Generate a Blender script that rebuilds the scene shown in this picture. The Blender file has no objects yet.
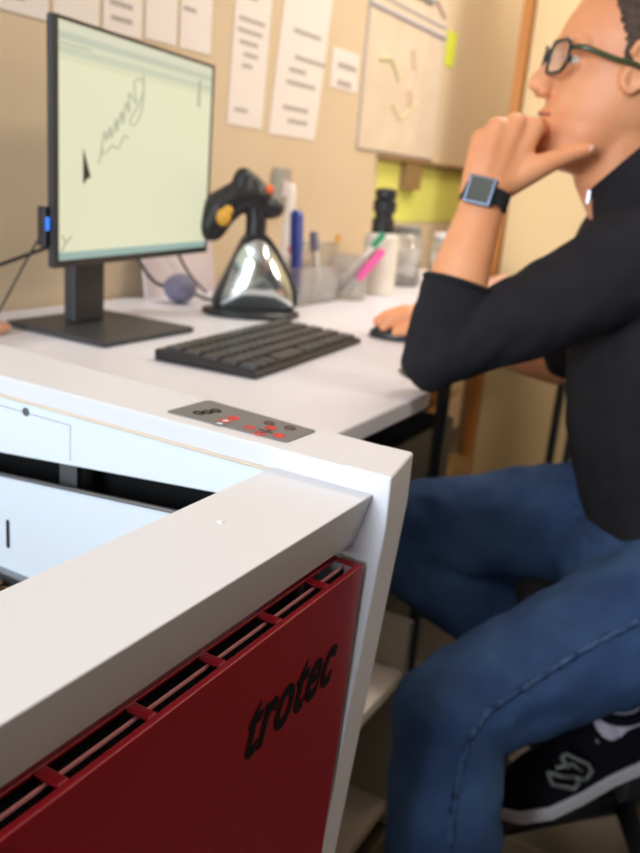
import bpy, bmesh, math, random
from mathutils import Vector, Matrix, Quaternion
random.seed(7)
scn = bpy.context.scene
COL = scn.collection
V = Vector
PI = math.pi

# ------------------------------------------------------------------ camera
F = 847.0
CAM = V((0, 0, 1.02))
ax = V((495, 206, -F)).normalized()
ay = V((-1612, 390, -F)); ay = (ay - ax * ax.dot(ay)).normalized()
az = ax.cross(ay)
M3 = Matrix((ax, ay, az))          # camera space -> world
cd = bpy.data.cameras.new('camera'); cam = bpy.data.objects.new('camera', cd); COL.objects.link(cam)
cam.matrix_world = Matrix.Translation(CAM) @ M3.to_4x4()
cd.sensor_fit = 'VERTICAL'; cd.sensor_height = 24.0; cd.lens = F / 853 * 24.0
cd.clip_start = 0.02
cd.dof.use_dof = True; cd.dof.focus_distance = 0.50; cd.dof.aperture_fstop = cd.lens / 1000 / 0.0046
cd.dof.aperture_blades = 0
scn.camera = cam

def spot(px, py, d):
    "world point seen at a pixel, d metres deep"
    return CAM + M3 @ V(((px - 320) / F * d, -(py - 426.5) / F * d, -d))
ER, EU, EF = M3 @ V((1, 0, 0)), M3 @ V((0, 1, 0)), M3 @ V((0, 0, -1))

# ------------------------------------------------------------------ materials
def mat(name, col, rough=0.5, metal=0.0, spec=0.5, emit=None, es=1.0, trans=0.0, noise=None, nscale=20, bump=0.0, bscale=200, coat=0.0, sheen=0.0, alpha=1.0, sss=0.0, aniso_scale=None):
    m = bpy.data.materials.new(name); m.use_nodes = True
    nt = m.node_tree; b = nt.nodes['Principled BSDF']
    c = (*col, 1)
    b.inputs['Base Color'].default_value = c
    b.inputs['Roughness'].default_value = rough
    b.inputs['Metallic'].default_value = metal
    b.inputs['Specular IOR Level'].default_value = spec
    b.inputs['Transmission Weight'].default_value = trans
    b.inputs['Coat Weight'].default_value = coat
    b.inputs['Sheen Weight'].default_value = sheen
    b.inputs['Alpha'].default_value = alpha
    if sss:
        b.inputs['Subsurface Weight'].default_value = sss
        b.inputs['Subsurface Radius'].default_value = (0.01, 0.004, 0.002)
    if emit:
        b.inputs['Emission Color'].default_value = (*emit, 1); b.inputs['Emission Strength'].default_value = es
    tc = nt.nodes.new('ShaderNodeTexCoord')
    if noise:
        n = nt.nodes.new('ShaderNodeTexNoise'); n.inputs['Scale'].default_value = nscale; n.inputs['Detail'].default_value = 5
        src = tc.outputs['Object']
        if aniso_scale:
            mp = nt.nodes.new('ShaderNodeMapping'); mp.inputs['Scale'].default_value = aniso_scale
            nt.links.new(src, mp.inputs[0]); src = mp.outputs[0]
        nt.links.new(src, n.inputs['Vector'])
        r = nt.nodes.new('ShaderNodeValToRGB')
        r.color_ramp.elements[0].position = 0.32; r.color_ramp.elements[1].position = 0.68
        r.color_ramp.elements[0].color = (*noise, 1); r.color_ramp.elements[1].color = c
        nt.links.new(n.outputs['Fac'], r.inputs[0]); nt.links.new(r.outputs[0], b.inputs['Base Color'])
    if bump:
        n2 = nt.nodes.new('ShaderNodeTexNoise'); n2.inputs['Scale'].default_value = bscale; n2.inputs['Detail'].default_value = 3
        nt.links.new(tc.outputs['Object'], n2.inputs['Vector'])
        bp = nt.nodes.new('ShaderNodeBump'); bp.inputs['Strength'].default_value = bump; bp.inputs['Distance'].default_value = 0.002
        nt.links.new(n2.outputs['Fac'], bp.inputs['Height']); nt.links.new(bp.outputs[0], b.inputs['Normal'])
    return m

def srgb(r, g, b):
    f = lambda c: (c / 255 / 12.92) if c / 255 <= 0.04045 else ((c / 255 + 0.055) / 1.055) ** 2.4
    return (f(r), f(g), f(b))

MT = {}
MT['white'] = mat('white powder coat', srgb(222, 223, 228), 0.42, bump=0.03, bscale=1200)
MT['inner'] = mat('pale blue white coat', srgb(222, 231, 238), 0.5, bump=0.05, bscale=700)
MT['red'] = mat('red powder coat', srgb(156, 12, 30), 0.34, noise=srgb(144, 9, 26), nscale=400, bump=0.10, bscale=1100)
MT['black'] = mat('black plastic', srgb(34, 34, 36), 0.42)
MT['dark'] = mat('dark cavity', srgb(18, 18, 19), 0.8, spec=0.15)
MT['letter'] = mat('black lettering', srgb(16, 17, 22), 0.6, spec=0.2)
MT['darkgrey'] = mat('dark grey plastic', srgb(58, 58, 60), 0.42)
MT['keypad'] = mat('keypad foil', srgb(112, 112, 112), 0.5)
MT['redprint'] = mat('red print', srgb(215, 60, 45), 0.5)
MT['brownprint'] = mat('brown print', srgb(90, 50, 42), 0.5)
MT['whiteprint'] = mat('white print', srgb(235, 235, 235), 0.5)
MT['desk'] = mat('white desk laminate', srgb(228, 227, 234), 0.38)
MT['steel'] = mat('dark steel tube', srgb(60, 62, 66), 0.4, metal=0.7)
MT['alu'] = mat('aluminium', srgb(150, 152, 156), 0.35, metal=0.9)
MT['brass'] = mat('brass mesh', srgb(190, 160, 90), 0.4, metal=0.9, noise=srgb(120, 60, 40), nscale=120)
MT['silver'] = mat('glossy silver face', srgb(205, 212, 210), 0.16, metal=0.9)
MT['wall'] = mat('beige wall paint', srgb(216, 194, 162), 0.85, noise=srgb(210, 188, 156), nscale=3, bump=0.05, bscale=120)
MT['umber'] = mat('umber wall paint', srgb(96, 84, 76), 0.9)
MT['door'] = mat('pale yellow beige door', srgb(214, 188, 143), 0.6, noise=srgb(208, 182, 137), nscale=3)
MT['wood'] = mat('orange pine', srgb(186, 126, 62), 0.5, noise=srgb(165, 102, 46), nscale=14, aniso_scale=(1, 1, .08))
MT['palewood'] = mat('pale trim', srgb(226, 206, 186), 0.6)
MT['paper'] = mat('paper', srgb(232, 222, 214), 0.8)
MT['paper2'] = mat('warm paper', srgb(225, 208, 184), 0.8, noise=srgb(215, 196, 172), nscale=9)
MT['ink'] = mat('grey ink', srgb(176, 166, 160), 0.8)
MT['blueink'] = mat('blue ink', srgb(168, 170, 184), 0.8)
MT['redink'] = mat('faint red ink', srgb(212, 186, 162), 0.8)
MT['greenink'] = mat('faint green ink', srgb(208, 204, 158), 0.8)
MT['lime'] = mat('lime card', srgb(216, 220, 104), 0.7, noise=srgb(222, 216, 116), nscale=6)
MT['limetag'] = mat('lime tag', srgb(214, 226, 60), 0.6)
MT['brown'] = mat('brown box', srgb(140, 110, 66), 0.7)
MT['card'] = mat('cardboard', srgb(190, 135, 75), 0.8, noise=srgb(175, 120, 62), nscale=12)
MT['bottle'] = mat('white bottle', srgb(228, 220, 208), 0.35)
MT['clear'] = mat('clear plastic', (0.92, 0.92, 0.90), 0.08, trans=0.85, spec=0.5)
MT['blue'] = mat('blue plastic', srgb(38, 62, 160), 0.35)
MT['pink'] = mat('pink plastic', srgb(240, 90, 160), 0.35)
MT['green'] = mat('green plastic', srgb(40, 150, 105), 0.35)
MT['orange'] = mat('orange plastic', srgb(232, 104, 46), 0.4)
MT['yellow'] = mat('yellow plastic', srgb(226, 170, 60), 0.4)
MT['maroon'] = mat('maroon plastic', srgb(110, 45, 50), 0.4)
MT['lav'] = mat('lavender plastic', srgb(126, 124, 148), 0.6)
MT['peach'] = mat('peach rubber', srgb(226, 170, 140), 0.6)
MT['palepink'] = mat('pale pink card', srgb(214, 200, 200), 0.7)
MT['skin'] = mat('skin', srgb(236, 166, 120), 0.5, noise=srgb(228, 150, 104), nscale=16, sss=0.12)
MT['lip'] = mat('lip', srgb(176, 100, 84), 0.45)
MT['nail'] = mat('nail', srgb(226, 176, 150), 0.3)
MT['eye'] = mat('eye white', srgb(225, 220, 212), 0.2)
MT['iris'] = mat('iris', srgb(50, 32, 22), 0.2)
MT['hair'] = mat('short dark hair', srgb(92, 72, 62), 0.85, noise=srgb(62, 48, 42), nscale=90, bump=0.8, bscale=500)
MT['shirt'] = mat('charcoal knit', srgb(38, 37, 41), 0.95, noise=srgb(33, 32, 36), nscale=30, bump=0.3, bscale=700, spec=0.2)
MT['jeans'] = mat('blue denim', srgb(60, 88, 128), 0.85, noise=srgb(40, 62, 100), nscale=11, bump=0.3, bscale=900, spec=0.2)
MT['seam'] = mat('denim seam', srgb(74, 100, 138), 0.85, noise=srgb(34, 52, 86), nscale=70, spec=0.2)
MT['navy'] = mat('navy knit', srgb(15, 16, 25), 0.9, spec=0.2)
MT['sole'] = mat('white rubber sole', srgb(205, 205, 208), 0.6)
MT['grey'] = mat('grey emblem', srgb(128, 132, 128), 0.6)
MT['sock'] = mat('white sock', srgb(205, 198, 212), 0.9)
MT['frameblk'] = mat('dark acetate', srgb(30, 34, 36), 0.25)
MT['templegrn'] = mat('olive green acetate', srgb(66, 72, 44), 0.3)
MT['lens'] = mat('spectacle lens', (0.9, 0.95, 0.95), 0.03, trans=1.0, alpha=0.35)
MT['watchcase'] = mat('blue grey steel', srgb(112, 126, 150), 0.35, metal=0.8)
MT['watchface'] = mat('dark watch face', srgb(62, 66, 56), 0.2)
MT['strap'] = mat('black strap', srgb(30, 31, 38), 0.6)
MT['cab'] = mat('white shelf board', srgb(214, 202, 190), 0.5)
MT['cabback'] = mat('blue grey back board', srgb(176, 182, 200), 0.6)
MT['cabedge'] = mat('grey edge band', srgb(160, 155, 142), 0.6)
MT['seat'] = mat('black chair fabric', srgb(26, 26, 28), 0.9)
MT['bluelight'] = mat('blue lamp', srgb(60, 120, 230), 0.4, emit=srgb(60, 130, 255), es=0.8)
MT['pinkedge'] = mat('bare sheet edge', srgb(225, 150, 155), 0.3)

# floor: dark slate tiles
fm = bpy.data.materials.new('dark floor tile'); fm.use_nodes = True
nt = fm.node_tree; b = nt.nodes['Principled BSDF']; b.inputs['Roughness'].default_value = 0.45
tc = nt.nodes.new('ShaderNodeTexCoord'); br = nt.nodes.new('ShaderNodeTexBrick')
br.offset = 0; br.inputs['Scale'].default_value = 1; br.inputs['Brick Width'].default_value = .4; br.inputs['Row Height'].default_value = .4
br.inputs['Mortar Size'].default_value = .004
br.inputs['Color1'].default_value = (*srgb(40, 34, 31), 1); br.inputs['Color2'].default_value = (*srgb(48, 40, 36), 1); br.inputs['Mortar'].default_value = (*srgb(80, 70, 60), 1)
nt.links.new(tc.outputs['Object'], br.inputs['Vector']); nt.links.new(br.outputs['Color'], b.inputs['Base Color'])
MT['floor'] = fm

# display picture: pale field, darker tool bar at the top, blue green task bar at the bottom
dm = bpy.data.materials.new('lit display'); dm.use_nodes = True
nt = dm.node_tree; b = nt.nodes['Principled BSDF']; b.inputs['Base Color'].default_value = (.02, .02, .02, 1); b.inputs['Roughness'].default_value = .35
tc = nt.nodes.new('ShaderNodeTexCoord'); sp = nt.nodes.new('ShaderNodeSeparateXYZ'); nt.links.new(tc.outputs['Generated'], sp.inputs[0])
rp = nt.nodes.new('ShaderNodeValToRGB'); rp.color_ramp.interpolation = 'CONSTANT'
els = rp.color_ramp.elements
els[0].position = 0; els[0].color = (*srgb(150, 180, 172), 1)
els[1].position = .032; els[1].color = (*srgb(228, 228, 196), 1)
for p, c in ((.84, (218, 220, 186)), (.87, (198, 206, 182)), (.90, (216, 218, 190)), (.925, (190, 198, 178)), (.955, (214, 216, 192))):
    e = els.new(p); e.color = (*srgb(*c), 1)
nt.links.new(sp.outputs['Z'], rp.inputs[0]); nt.links.new(rp.outputs[0], b.inputs['Emission Color']); b.inputs['Emission Strength'].default_value = 0.86
MT['display'] = dm
MT['dispink'] = mat('display drawing', srgb(60, 64, 58), 0.5, emit=srgb(176, 180, 154), es=0.85)
MT['dispblk'] = mat('display cursor', (0.01, 0.01, 0.01), 0.5, emit=srgb(40, 44, 36), es=0.5)

# ------------------------------------------------------------------ mesh helpers
def link_bm(name, bm, m, parent=None, smooth=False, bevel=0.0, seg=2, subsurf=0):
    me = bpy.data.meshes.new(name)
    bmesh.ops.recalc_face_normals(bm, faces=bm.faces)
    bm.to_mesh(me); bm.free()
    ms = m if isinstance(m, (list, tuple)) else [m]
    for k in ms: me.materials.append(MT[k])
    if smooth:
        for p in me.polygons: p.use_smooth = True
    o = bpy.data.objects.new(name, me); COL.objects.link(o)
    if parent: o.parent = parent; o.matrix_parent_inverse = parent.matrix_world.inverted() if False else Matrix()
    if bevel:
        md = o.modifiers.new('b', 'BEVEL'); md.width = bevel; md.segments = seg; md.limit_method = 'ANGLE'; md.angle_limit = math.radians(40)
        for p in me.polygons: p.use_smooth = True
        md.harden_normals = False
        wn = o.modifiers.new('wn', 'WEIGHTED_NORMAL')
    if subsurf:
        md = o.modifiers.new('s', 'SUBSURF'); md.levels = subsurf; md.render_levels = subsurf
    return o

def box(bm, lo, hi, mi=0):
    x0, y0, z0 = lo; x1, y1, z1 = hi
    vs = [bm.verts.new(p) for p in ((x0,y0,z0),(x1,y0,z0),(x1,y1,z0),(x0,y1,z0),(x0,y0,z1),(x1,y0,z1),(x1,y1,z1),(x0,y1,z1))]
    for f in ((0,3,2,1),(4,5,6,7),(0,1,5,4),(1,2,6,5),(2,3,7,6),(3,0,4,7)):
        fc = bm.faces.new([vs[i] for i in f]); fc.material_index = mi
    return vs

def prism(bm, poly, ext, mi=0):
    "closed solid: a list of 3-D points swept by the vector ext"
    a = [bm.verts.new(p) for p in poly]; e = V(ext)
    c = [bm.verts.new(V(p) + e) for p in poly]
    n = len(poly)
    fs = [bm.faces.new(a), bm.faces.new(c[::-1])]
    for i in range(n): fs.append(bm.faces.new((a[i], c[i], c[(i+1) % n], a[(i+1) % n])))
    for f in fs: f.material_index = mi

def tube(bm, pts, rad, n=12, sx=1.0, up=None, closed=False, mi=0):
    "round tube through points; rad number or list"
    pts = [V(p) for p in pts]; N = len(pts)
    rads = rad if isinstance(rad, (list, tuple)) else [rad] * N
    rings = []; prev = None
    for i, p in enumerate(pts):
        if closed: t = (pts[(i+1) % N] - pts[i-1]).normalized()
        else: t = (pts[min(i+1, N-1)] - pts[max(i-1, 0)]).normalized()
        if prev is None:
            r = V(up) if up else V((0, 0, 1))
            if abs(r.dot(t)) > .95: r = V((1, 0, 0))
            a = (r - t * r.dot(t)).normalized()
        else:
            a = (prev - t * prev.dot(t)).normalized()
        prev = a; c = t.cross(a)
        rings.append([bm.verts.new(p + (a * math.cos(2*PI*k/n) + c * math.sin(2*PI*k/n) * sx) * rads[i]) for k in range(n)])
    for i in range(N if closed else N - 1):
        A, B = rings[i], rings[(i+1) % N]
        for k in range(n):
            f = bm.faces.new((A[k], A[(k+1) % n], B[(k+1) % n], B[k])); f.material_index = mi
    if not closed:
        bm.faces.new(rings[0][::-1]).material_index = mi; bm.faces.new(rings[-1]).material_index = mi

def lathe(bm, c, prof, n=28, axis=None, mi=0):
    "prof: list of (r, h) about the axis through c"
    c = V(c); axis = V(axis).normalized() if axis else V((0, 0, 1))
    a = axis.orthogonal().normalized(); d = axis.cross(a)
    rings = []
    for r, h in prof:
        r = max(r, 1e-4)
        rings.append([bm.verts.new(c + axis * h + (a * math.cos(2*PI*k/n) + d * math.sin(2*PI*k/n)) * r) for k in range(n)])
    for A, B in zip(rings, rings[1:]):
        for k in range(n): bm.faces.new((A[k], A[(k+1) % n], B[(k+1) % n], B[k])).material_index = mi
    bm.faces.new(rings[0][::-1]).material_index = mi; bm.faces.new(rings[-1]).material_index = mi

def ball(bm, c, r, rot=None, seg=20, mi=0):
    r = (r, r, r) if not isinstance(r, (tuple, list)) else r
    mt = Matrix.Translation(c) @ (rot.to_4x4() if rot else Matrix()) @ Matrix.Diagonal((*r, 1))
    g = bmesh.ops.create_uvsphere(bm, u_segments=seg, v_segments=seg // 2 + 2, radius=1, matrix=mt)
    for v in g['verts']:
        for f in v.link_faces: f.material_index = mi

def limb(bm, pts, rads, n=20, sub=4):
    "a chain of tapered round segments with balls at the joints"
    for i in range(len(pts)):
        ball(bm, V(pts[i]), rads[i], seg=n)
    for i in range(len(pts) - 1):
        a, c = V(pts[i]), V(pts[i+1])
        if (c - a).length < 1e-5: continue
        tube(bm, [a.lerp(c, k / sub) for k in range(sub + 1)], [rads[i] * (1 - k / sub) + rads[i+1] * k / sub for k in range(sub + 1)], n=n)

def smooth_path(pts, k=5):
    pts = [V(p) for p in pts]; out = []
    P = [pts[0]] + pts + [pts[-1]]
    for i in range(1, len(P) - 2):
        for j in range(k):
            t = j / k; p0, p1, p2, p3 = P[i-1], P[i], P[i+1], P[i+2]
            out.append(0.5 * ((2*p1) + (p2-p0)*t + (2*p0-5*p1+4*p2-p3)*t*t + (3*p1-p0-3*p2+p3)*t**3))
    out.append(pts[-1]); return out

def fuse(name, bm, m, parent, voxel, it=6, fac=0.5, folds=0.0, fsize=.05):
    "melt overlapping solids into one continuous skin"
    me = bpy.data.meshes.new(name); bmesh.ops.recalc_face_normals(bm, faces=bm.faces); bm.to_mesh(me); bm.free()
    o = bpy.data.objects.new(name, me); COL.objects.link(o)
    r = o.modifiers.new('r', 'REMESH'); r.mode = 'VOXEL'; r.voxel_size = voxel
    s = o.modifiers.new('s', 'SMOOTH'); s.factor = fac; s.iterations = it
    if folds:
        tx = bpy.data.textures.new(name + '_folds', 'CLOUDS'); tx.noise_scale = fsize; tx.noise_depth = 1
        dmod = o.modifiers.new('d', 'DISPLACE'); dmod.texture = tx; dmod.strength = folds; dmod.mid_level = .5; dmod.texture_coords = 'LOCAL'
    dg = bpy.context.evaluated_depsgraph_get(); dg.update()
    new = bpy.data.meshes.new_from_object(o.evaluated_get(dg))
    o.modifiers.clear(); o.data = new; new.name = name
    new.materials.clear()
    for k in (m if isinstance(m, (list, tuple)) else [m]): new.materials.append(MT[k])
    for p in new.polygons: p.use_smooth = True
    if parent: o.parent = parent
    return o

def empty(name, loc=(0, 0, 0), rz=0.0, label=None, cat=None, group=None):
    o = bpy.data.objects.new(name, None); COL.objects.link(o); o.location = loc; o.rotation_euler = (0, 0, rz); o.empty_display_size = .05
    tag(o, label, cat, group); return o
def tag(o, label=None, cat=None, group=None, kind=None):
    if label: o['label'] = label
    if cat: o['category'] = cat
    if group: o['group'] = group
    if kind: o['kind'] = kind
    return o
def copy_tree(o, parent=None):
    c = o.copy(); COL.objects.link(c); c.parent = parent
    for ch in list(o.children): copy_tree(ch, c)
    return c
B = bmesh.new

# ------------------------------------------------------------------ the room
def struct(name, lo, hi, m):
    bm = B(); box(bm, lo, hi); return tag(link_bm(name, bm, m), kind='structure')
struct('floor', (-2.6, -2.6, -.05), (4.7, 1.2, 0), 'floor')
struct('wall_back', (-2.6, 1.2, 0), (4.7, 1.3, 2.7), 'wall')
for n_, lo_, hi_ in (('wall_left', (-2.7, -2.7, 0), (-2.602, -.45, 2.7)), ('wall_left', (-2.7, 1.12, 0), (-2.602, 1.3, 2.7)), ('wall_left', (-2.7, -.448, 0), (-2.602, 1.118, .85)), ('wall_left', (-2.7, -.448, 2.3), (-2.602, 1.118, 2.7))):
    struct(n_, lo_, hi_, 'wall')
struct('wall_end', (4.6, -2.6, 0), (4.7, 1.2, 2.7), 'wall')
struct('ceiling', (-2.6, -2.6, 2.7), (4.7, 1.3, 2.8), 'paper')
dr = struct('door_1', (2.80, .0, .01), (2.84, .880, 2.2), 'door')
struct('wall_right', (2.78, -2.6, 0), (2.86, -.002, 2.7), 'door')
struct('trim_1', (2.775, .886, 0), (2.845, .914, 2.5), 'wood')
struct('trim_2', (2.80, .916, 0), (2.845, .950, 1.0), 'palewood')
struct('wall_front', (-2.6, -2.7, 0), (4.7, -2.602, 2.7), 'umber')
WY = 1.2

# ------------------------------------------------------------------ laser engraver
LE = empty('laser_engraver', (0, 0, 0), 0, 'white laser engraving machine with a red front panel, lid open, standing before the desk', 'laser engraver')
# right side frame: hollow, slightly leaning front
def side_frame(x0, x1, inner):
    bm = B()
    # front cap leaning back, bevelled towards the outer side
    def fy(z, out): return (.2223 if not out else .2345) + max(0, .78 - z) * (.083 if not out else .083)
    prof = [.82, .78, .60, .40, .18]
    th = .026
    # front shell (thick plate following the lean)
    for za, zb in zip(prof, prof[1:]):
        pass
    L, R = (x0, x1)
    vin = [(L, fy(z, False), z) for z in prof]; vout = [(R, fy(z, True), z) for z in prof]
    bin_ = [(L, .262 + max(0, .78 - z) * .083, z) for z in prof]; bout = [(R, .262 + max(0, .78 - z) * .083, z) for z in prof]
    rows = []
    for a, c, d, e in zip(vin, vout, bout, bin_): rows.append([bm.verts.new(p) for p in (a, c, d, e)])
    for A, C in zip(rows, rows[1:]):
        for k in range(4): bm.faces.new((A[k], A[(k+1) % 4], C[(k+1) % 4], C[k]))
    bm.faces.new(rows[0]); bm.faces.new(rows[-1][::-1])
    return bm
XI, XO = .527, .594
o = link_bm('side_frame', side_frame(XI, XO, True), 'white', LE, bevel=.0022, seg=3)
# top deck of the right frame, its outer edge runs slightly outward to the back
bm = B()
prism(bm, [(XI, .2605, .8195), (XO, .2605, .8195), (.600, .40, .8195), (.622, .80, .8195), (XI, .80, .8195)], (0, 0, -.018))
link_bm('top_deck', bm, 'white', LE, bevel=.0015)
bm = B()
prism(bm, [(.588, .263, .08), (.5995, .40, .08), (.6185, .80, .08), (.609, .80, .08), (.588, .40, .08)], (0, 0, .72))
link_bm('side_panel', bm, 'white', LE)
# inner face: upper strip whose lower edge rises to the front, and the chamber wall below it
bm = B(); prism(bm, [(XI, .262, .8005), (XI, .80, .8005), (XI, .80, .7405), (XI, .6267, .744), (XI, .3757, .7688), (XI, .262, .776)], (.004, 0, 0))
st = link_bm('inner_strip', bm, 'inner', LE)
bm = B(); lathe(bm, (XI - .0008, .5905, .7915), [(.0042, 0), (.0042, .0012), (.0026, .0012), (.0026, .0002)], 20, (1, 0, 0)); link_bm('screw', bm, 'alu', st, smooth=False)
bm = B()
for a, c in (((XI, .535, .7905), (XI, .535, .757)), ((XI, .66, .7905), (XI, .535, .7905))):
    tube(bm, [V(a), V(c)], .00035, 6)
link_bm('access_seam', bm, 'keypad', st)
bm = B(); tube(bm, [(XI - .0005, .262, .8008), (XI - .0005, .80, .8008)], .0016, 8); link_bm('seal', bm, 'paper2', st)
bm = B(); prism(bm, [(.531, .262, .753), (.531, .4199, .7383), (.531, .6275, .7194), (.531, .80, .705), (.531, .80, .56), (.531, .262, .56)], (.004, 0, 0))
cw = link_bm('chamber_wall', bm, 'inner', LE)
bm = B()
tube(bm, [(.5305, .262, .7535), (.5305, .4199, .7388), (.5305, .6275, .7199), (.5305, .80, .7055)], .0022, 8); link_bm('edge_rail', bm, 'alu', cw)
bm = B(); prism(bm, [(.5303, .6225 + .0022 * math.cos(t), .659 + .0022 * math.sin(t) + (.013 if math.sin(t) > 0 else -.013)) for t in [k * PI / 8 for k in range(16)]], (.0006, 0, 0))
link_bm('slot', bm, 'dark', cw)
bm = B(); box(bm, (.5845, .262, .56), (.5875, .795, .80)); box(bm, (.536, .262, .56), (.584, .265, .798)); box(bm, (.536, .262, .552), (.584, .795, .557)); link_bm('gap_shade', bm, 'dark', LE)  # black sheets standing in for shade, keep the gap dark despite daylight
bm = B(); box(bm, (.545, .545, .70), (.552, .567, .775)); link_bm('hinge_bracket', bm, 'alu', LE)
# work table with honeycomb and brass coloured pieces
bm = B(); box(bm, (-.55, .29, .60), (.519, .795, .612)); wt = link_bm('work_table', bm, 'dark', LE)
bm = B(); box(bm, (.521, .29, .60), (.5295, .795, .621)); link_bm('table_rim', bm, 'alu', wt, bevel=.001)
bm = B()
for i in range(9):
    for j in range(26):
        cx, cy = .415 + i * .0125 + (j % 2) * .006, .36 + j * .017
        if cx < .515: lathe(bm, (cx, cy, .612), [(.0062, 0), (.0062, .006), (.0048, .006), (.0048, .0005)], 6)
hc = link_bm('honeycomb', bm, 'brass', wt); hc['kind'] = 'stuff'
# front rail (top of the lid frame) with slanting front face
bm = B()
prism(bm, [(-.62, .2351, .804), (-.62, .322, .804), (-.62, .322, .786), (-.62, .262, .758), (-.62, .252, .758), (-.62, .2451, .765)], (XI - .0005 + .62, 0, 0))
fr = link_bm('front_rail', bm, 'white', LE, bevel=.0016, seg=3)
bm = B(); lathe(bm, (.4137, .2885, .8040), [(.0022, 0), (.0022, .0008), (.0012, .0011)], 16); link_bm('lid_pin', bm, 'whiteprint', fr)
# body behind the red panel
bm = B(); box(bm, (-.60, .290, .08), (.5265, .33, .757)); link_bm('inner_front', bm, 'darkgrey', LE)
bm = B(); box(bm, (-.61, .30, .0), (.60, .84, .078)); link_bm('plinth', bm, 'darkgrey', LE)
bm = B(); box(bm, (-.62, .802, .08), (.622, .85, .82)); link_bm('rear_housing', bm, 'white', LE, bevel=.003)
bm = B(); box(bm, (-.69, .235, .08), (-.622, .85, .82)); link_bm('side_frame', bm, 'white', LE, bevel=.003)
# red front panel with slotted top flange
RX = .5205
def ry(z): return .2336 + (.752 - z) * .0367
bm = B()
prism(bm, [(-.615, ry(.7505), .7505), (-.615, ry(.7505) + .003, .7505), (-.615, ry(.16) + .003, .16), (-.615, ry(.16), .16)], (RX + .615, 0, 0))
# flange: front lip, back lip, ribs
box(bm, (-.615, .2338, .7485), (RX, .2388, .7512))
box(bm, (-.615, .2545, .7485), (RX, .2592, .7512))
box(bm, (.5145, .2388, .7485), (RX, .2545, .7512))
k = 0; x = .4735
while x > -.6:
    box(bm, (x - .0035, .2388, .7485), (x + .0035, .2545, .7512)); x -= .0605
rp_ = link_bm('front_panel', bm, 'red', LE, bevel=.0009, seg=2)
rp_['label'] = 'red powder coated front panel with ventilation slots'
bm = B(); box(bm, (-.61, .2464, .70), (.5140, .2482, .7466)); link_bm('inner_flange', bm, 'dark', rp_)
bm = B(); box(bm, (-.61, .2466, .7467), (.5140, .2482, .7482)); link_bm('flange_edge', bm, 'pinkedge', rp_)
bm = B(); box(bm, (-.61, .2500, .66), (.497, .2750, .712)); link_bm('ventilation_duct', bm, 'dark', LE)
bm = B(); box(bm, (.499, .2500, .66), (.507, .2700, .738)); link_bm('bracket', bm, 'alu', LE)
# lettering
cu = bpy.data.curves.new('lettering', 'FONT'); cu.body = 'trotec'; cu.size = 1; cu.shear = .35; cu.offset = .020; cu.extrude = .5; cu.space_character = 1.10
to = bpy.data.objects.new('tmp', cu); COL.objects.link(to)
dg = bpy.context.evaluated_depsgraph_get(); dg.update()
tm = bpy.data.meshes.new_from_object(to.evaluated_get(dg)); bpy.data.objects.remove(to)
xs = [v.co.x for v in tm.vertices]; ys = [v.co.y for v in tm.vertices]
w = max(xs) - min(xs); hh = max(ys) - min(ys)
for v in tm.vertices:
    zz = .6685 + (v.co.y - min(ys)) / hh * .0385
    v.co = V((.379 + (v.co.x - min(xs)) / w * .1135, ry(zz) - .0002 - (.0006 if v.co.z > 0 else 0), zz))
tm.materials.clear(); tm.materials.append(MT['letter'])
lo = bpy.data.objects.new('lettering', tm); COL.objects.link(lo); lo.parent = rp_; lo['label'] = 'black raised lettering trotec'
# keypad
ZT = .8195
bm = B()
kc = [(.5425, .4405), (.5425, .3205), (.5870, .3185), (.5985, .438)]
pts = []
for i, (a, c) in enumerate(kc):
    p, q, r = V((a, c, 0)), V((*kc[i-1], 0)), V((*kc[(i+1) % 4], 0))
    for t in range(5):
        u = t / 4; A = p + (q - p).normalized() * .004; Cc = p + (r - p).normalized() * .004
        pts.append((1-u)**2 * A + 2*u*(1-u) * p + u*u * Cc)
prism(bm, [(p.x, p.y, ZT + .0001) for p in pts], (0, 0, .0009))
kp = link_bm('keypad', bm, 'keypad', LE); kp['label'] = 'grey membrane keypad with red and white symbols'
def ring(x, y, r, m, fill=None, name='key_ring'):
    bm = B(); tube(bm, [(x + r * math.cos(t) * .95, y + r * 1.25 * math.sin(t), ZT + .0012) for t in [k * PI / 10 for k in range(20)]], .0007, 6, closed=True)
    o = link_bm(name, bm, m, kp)
    if fill:
        bm = B(); lathe(bm, (x, y, ZT + .0009), [(r * .8, 0), (r * .8, .0004)], 16); link_bm('key_dot', bm, fill, kp)
for x, y, m, f in ((.541+.004, .3866, 'keypad', 'whiteprint'), (.5545, .3878, 'redprint', 'whiteprint'), (.5663, .3873, 'redprint', 'redprint'),
                   (.5536, .3625, 'redprint', None), (.5649, .3494, 'redprint', 'redprint'), (.5455, .3475, 'redprint', None), (.5521, .3336, 'redprint', 'redprint'),
                   (.5755, .3578, 'brownprint', None), (.5764, .3382, 'brownprint', None), (.5575, .4175, 'dark', None), (.565, .4140, 'dark', None), (.5735, .4115, 'dark', None)):
    ring(x, y, .0037, m, f)
bm = B()
for a in (0, PI / 2): 
    p = V((.5543, .3475, ZT + .0011)); d = V((math.cos(a), math.sin(a), 0)) * .006; tube(bm, [p - d, p + d], .0012, 8)
link_bm('key_cross', bm, 'brownprint', kp)

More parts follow.
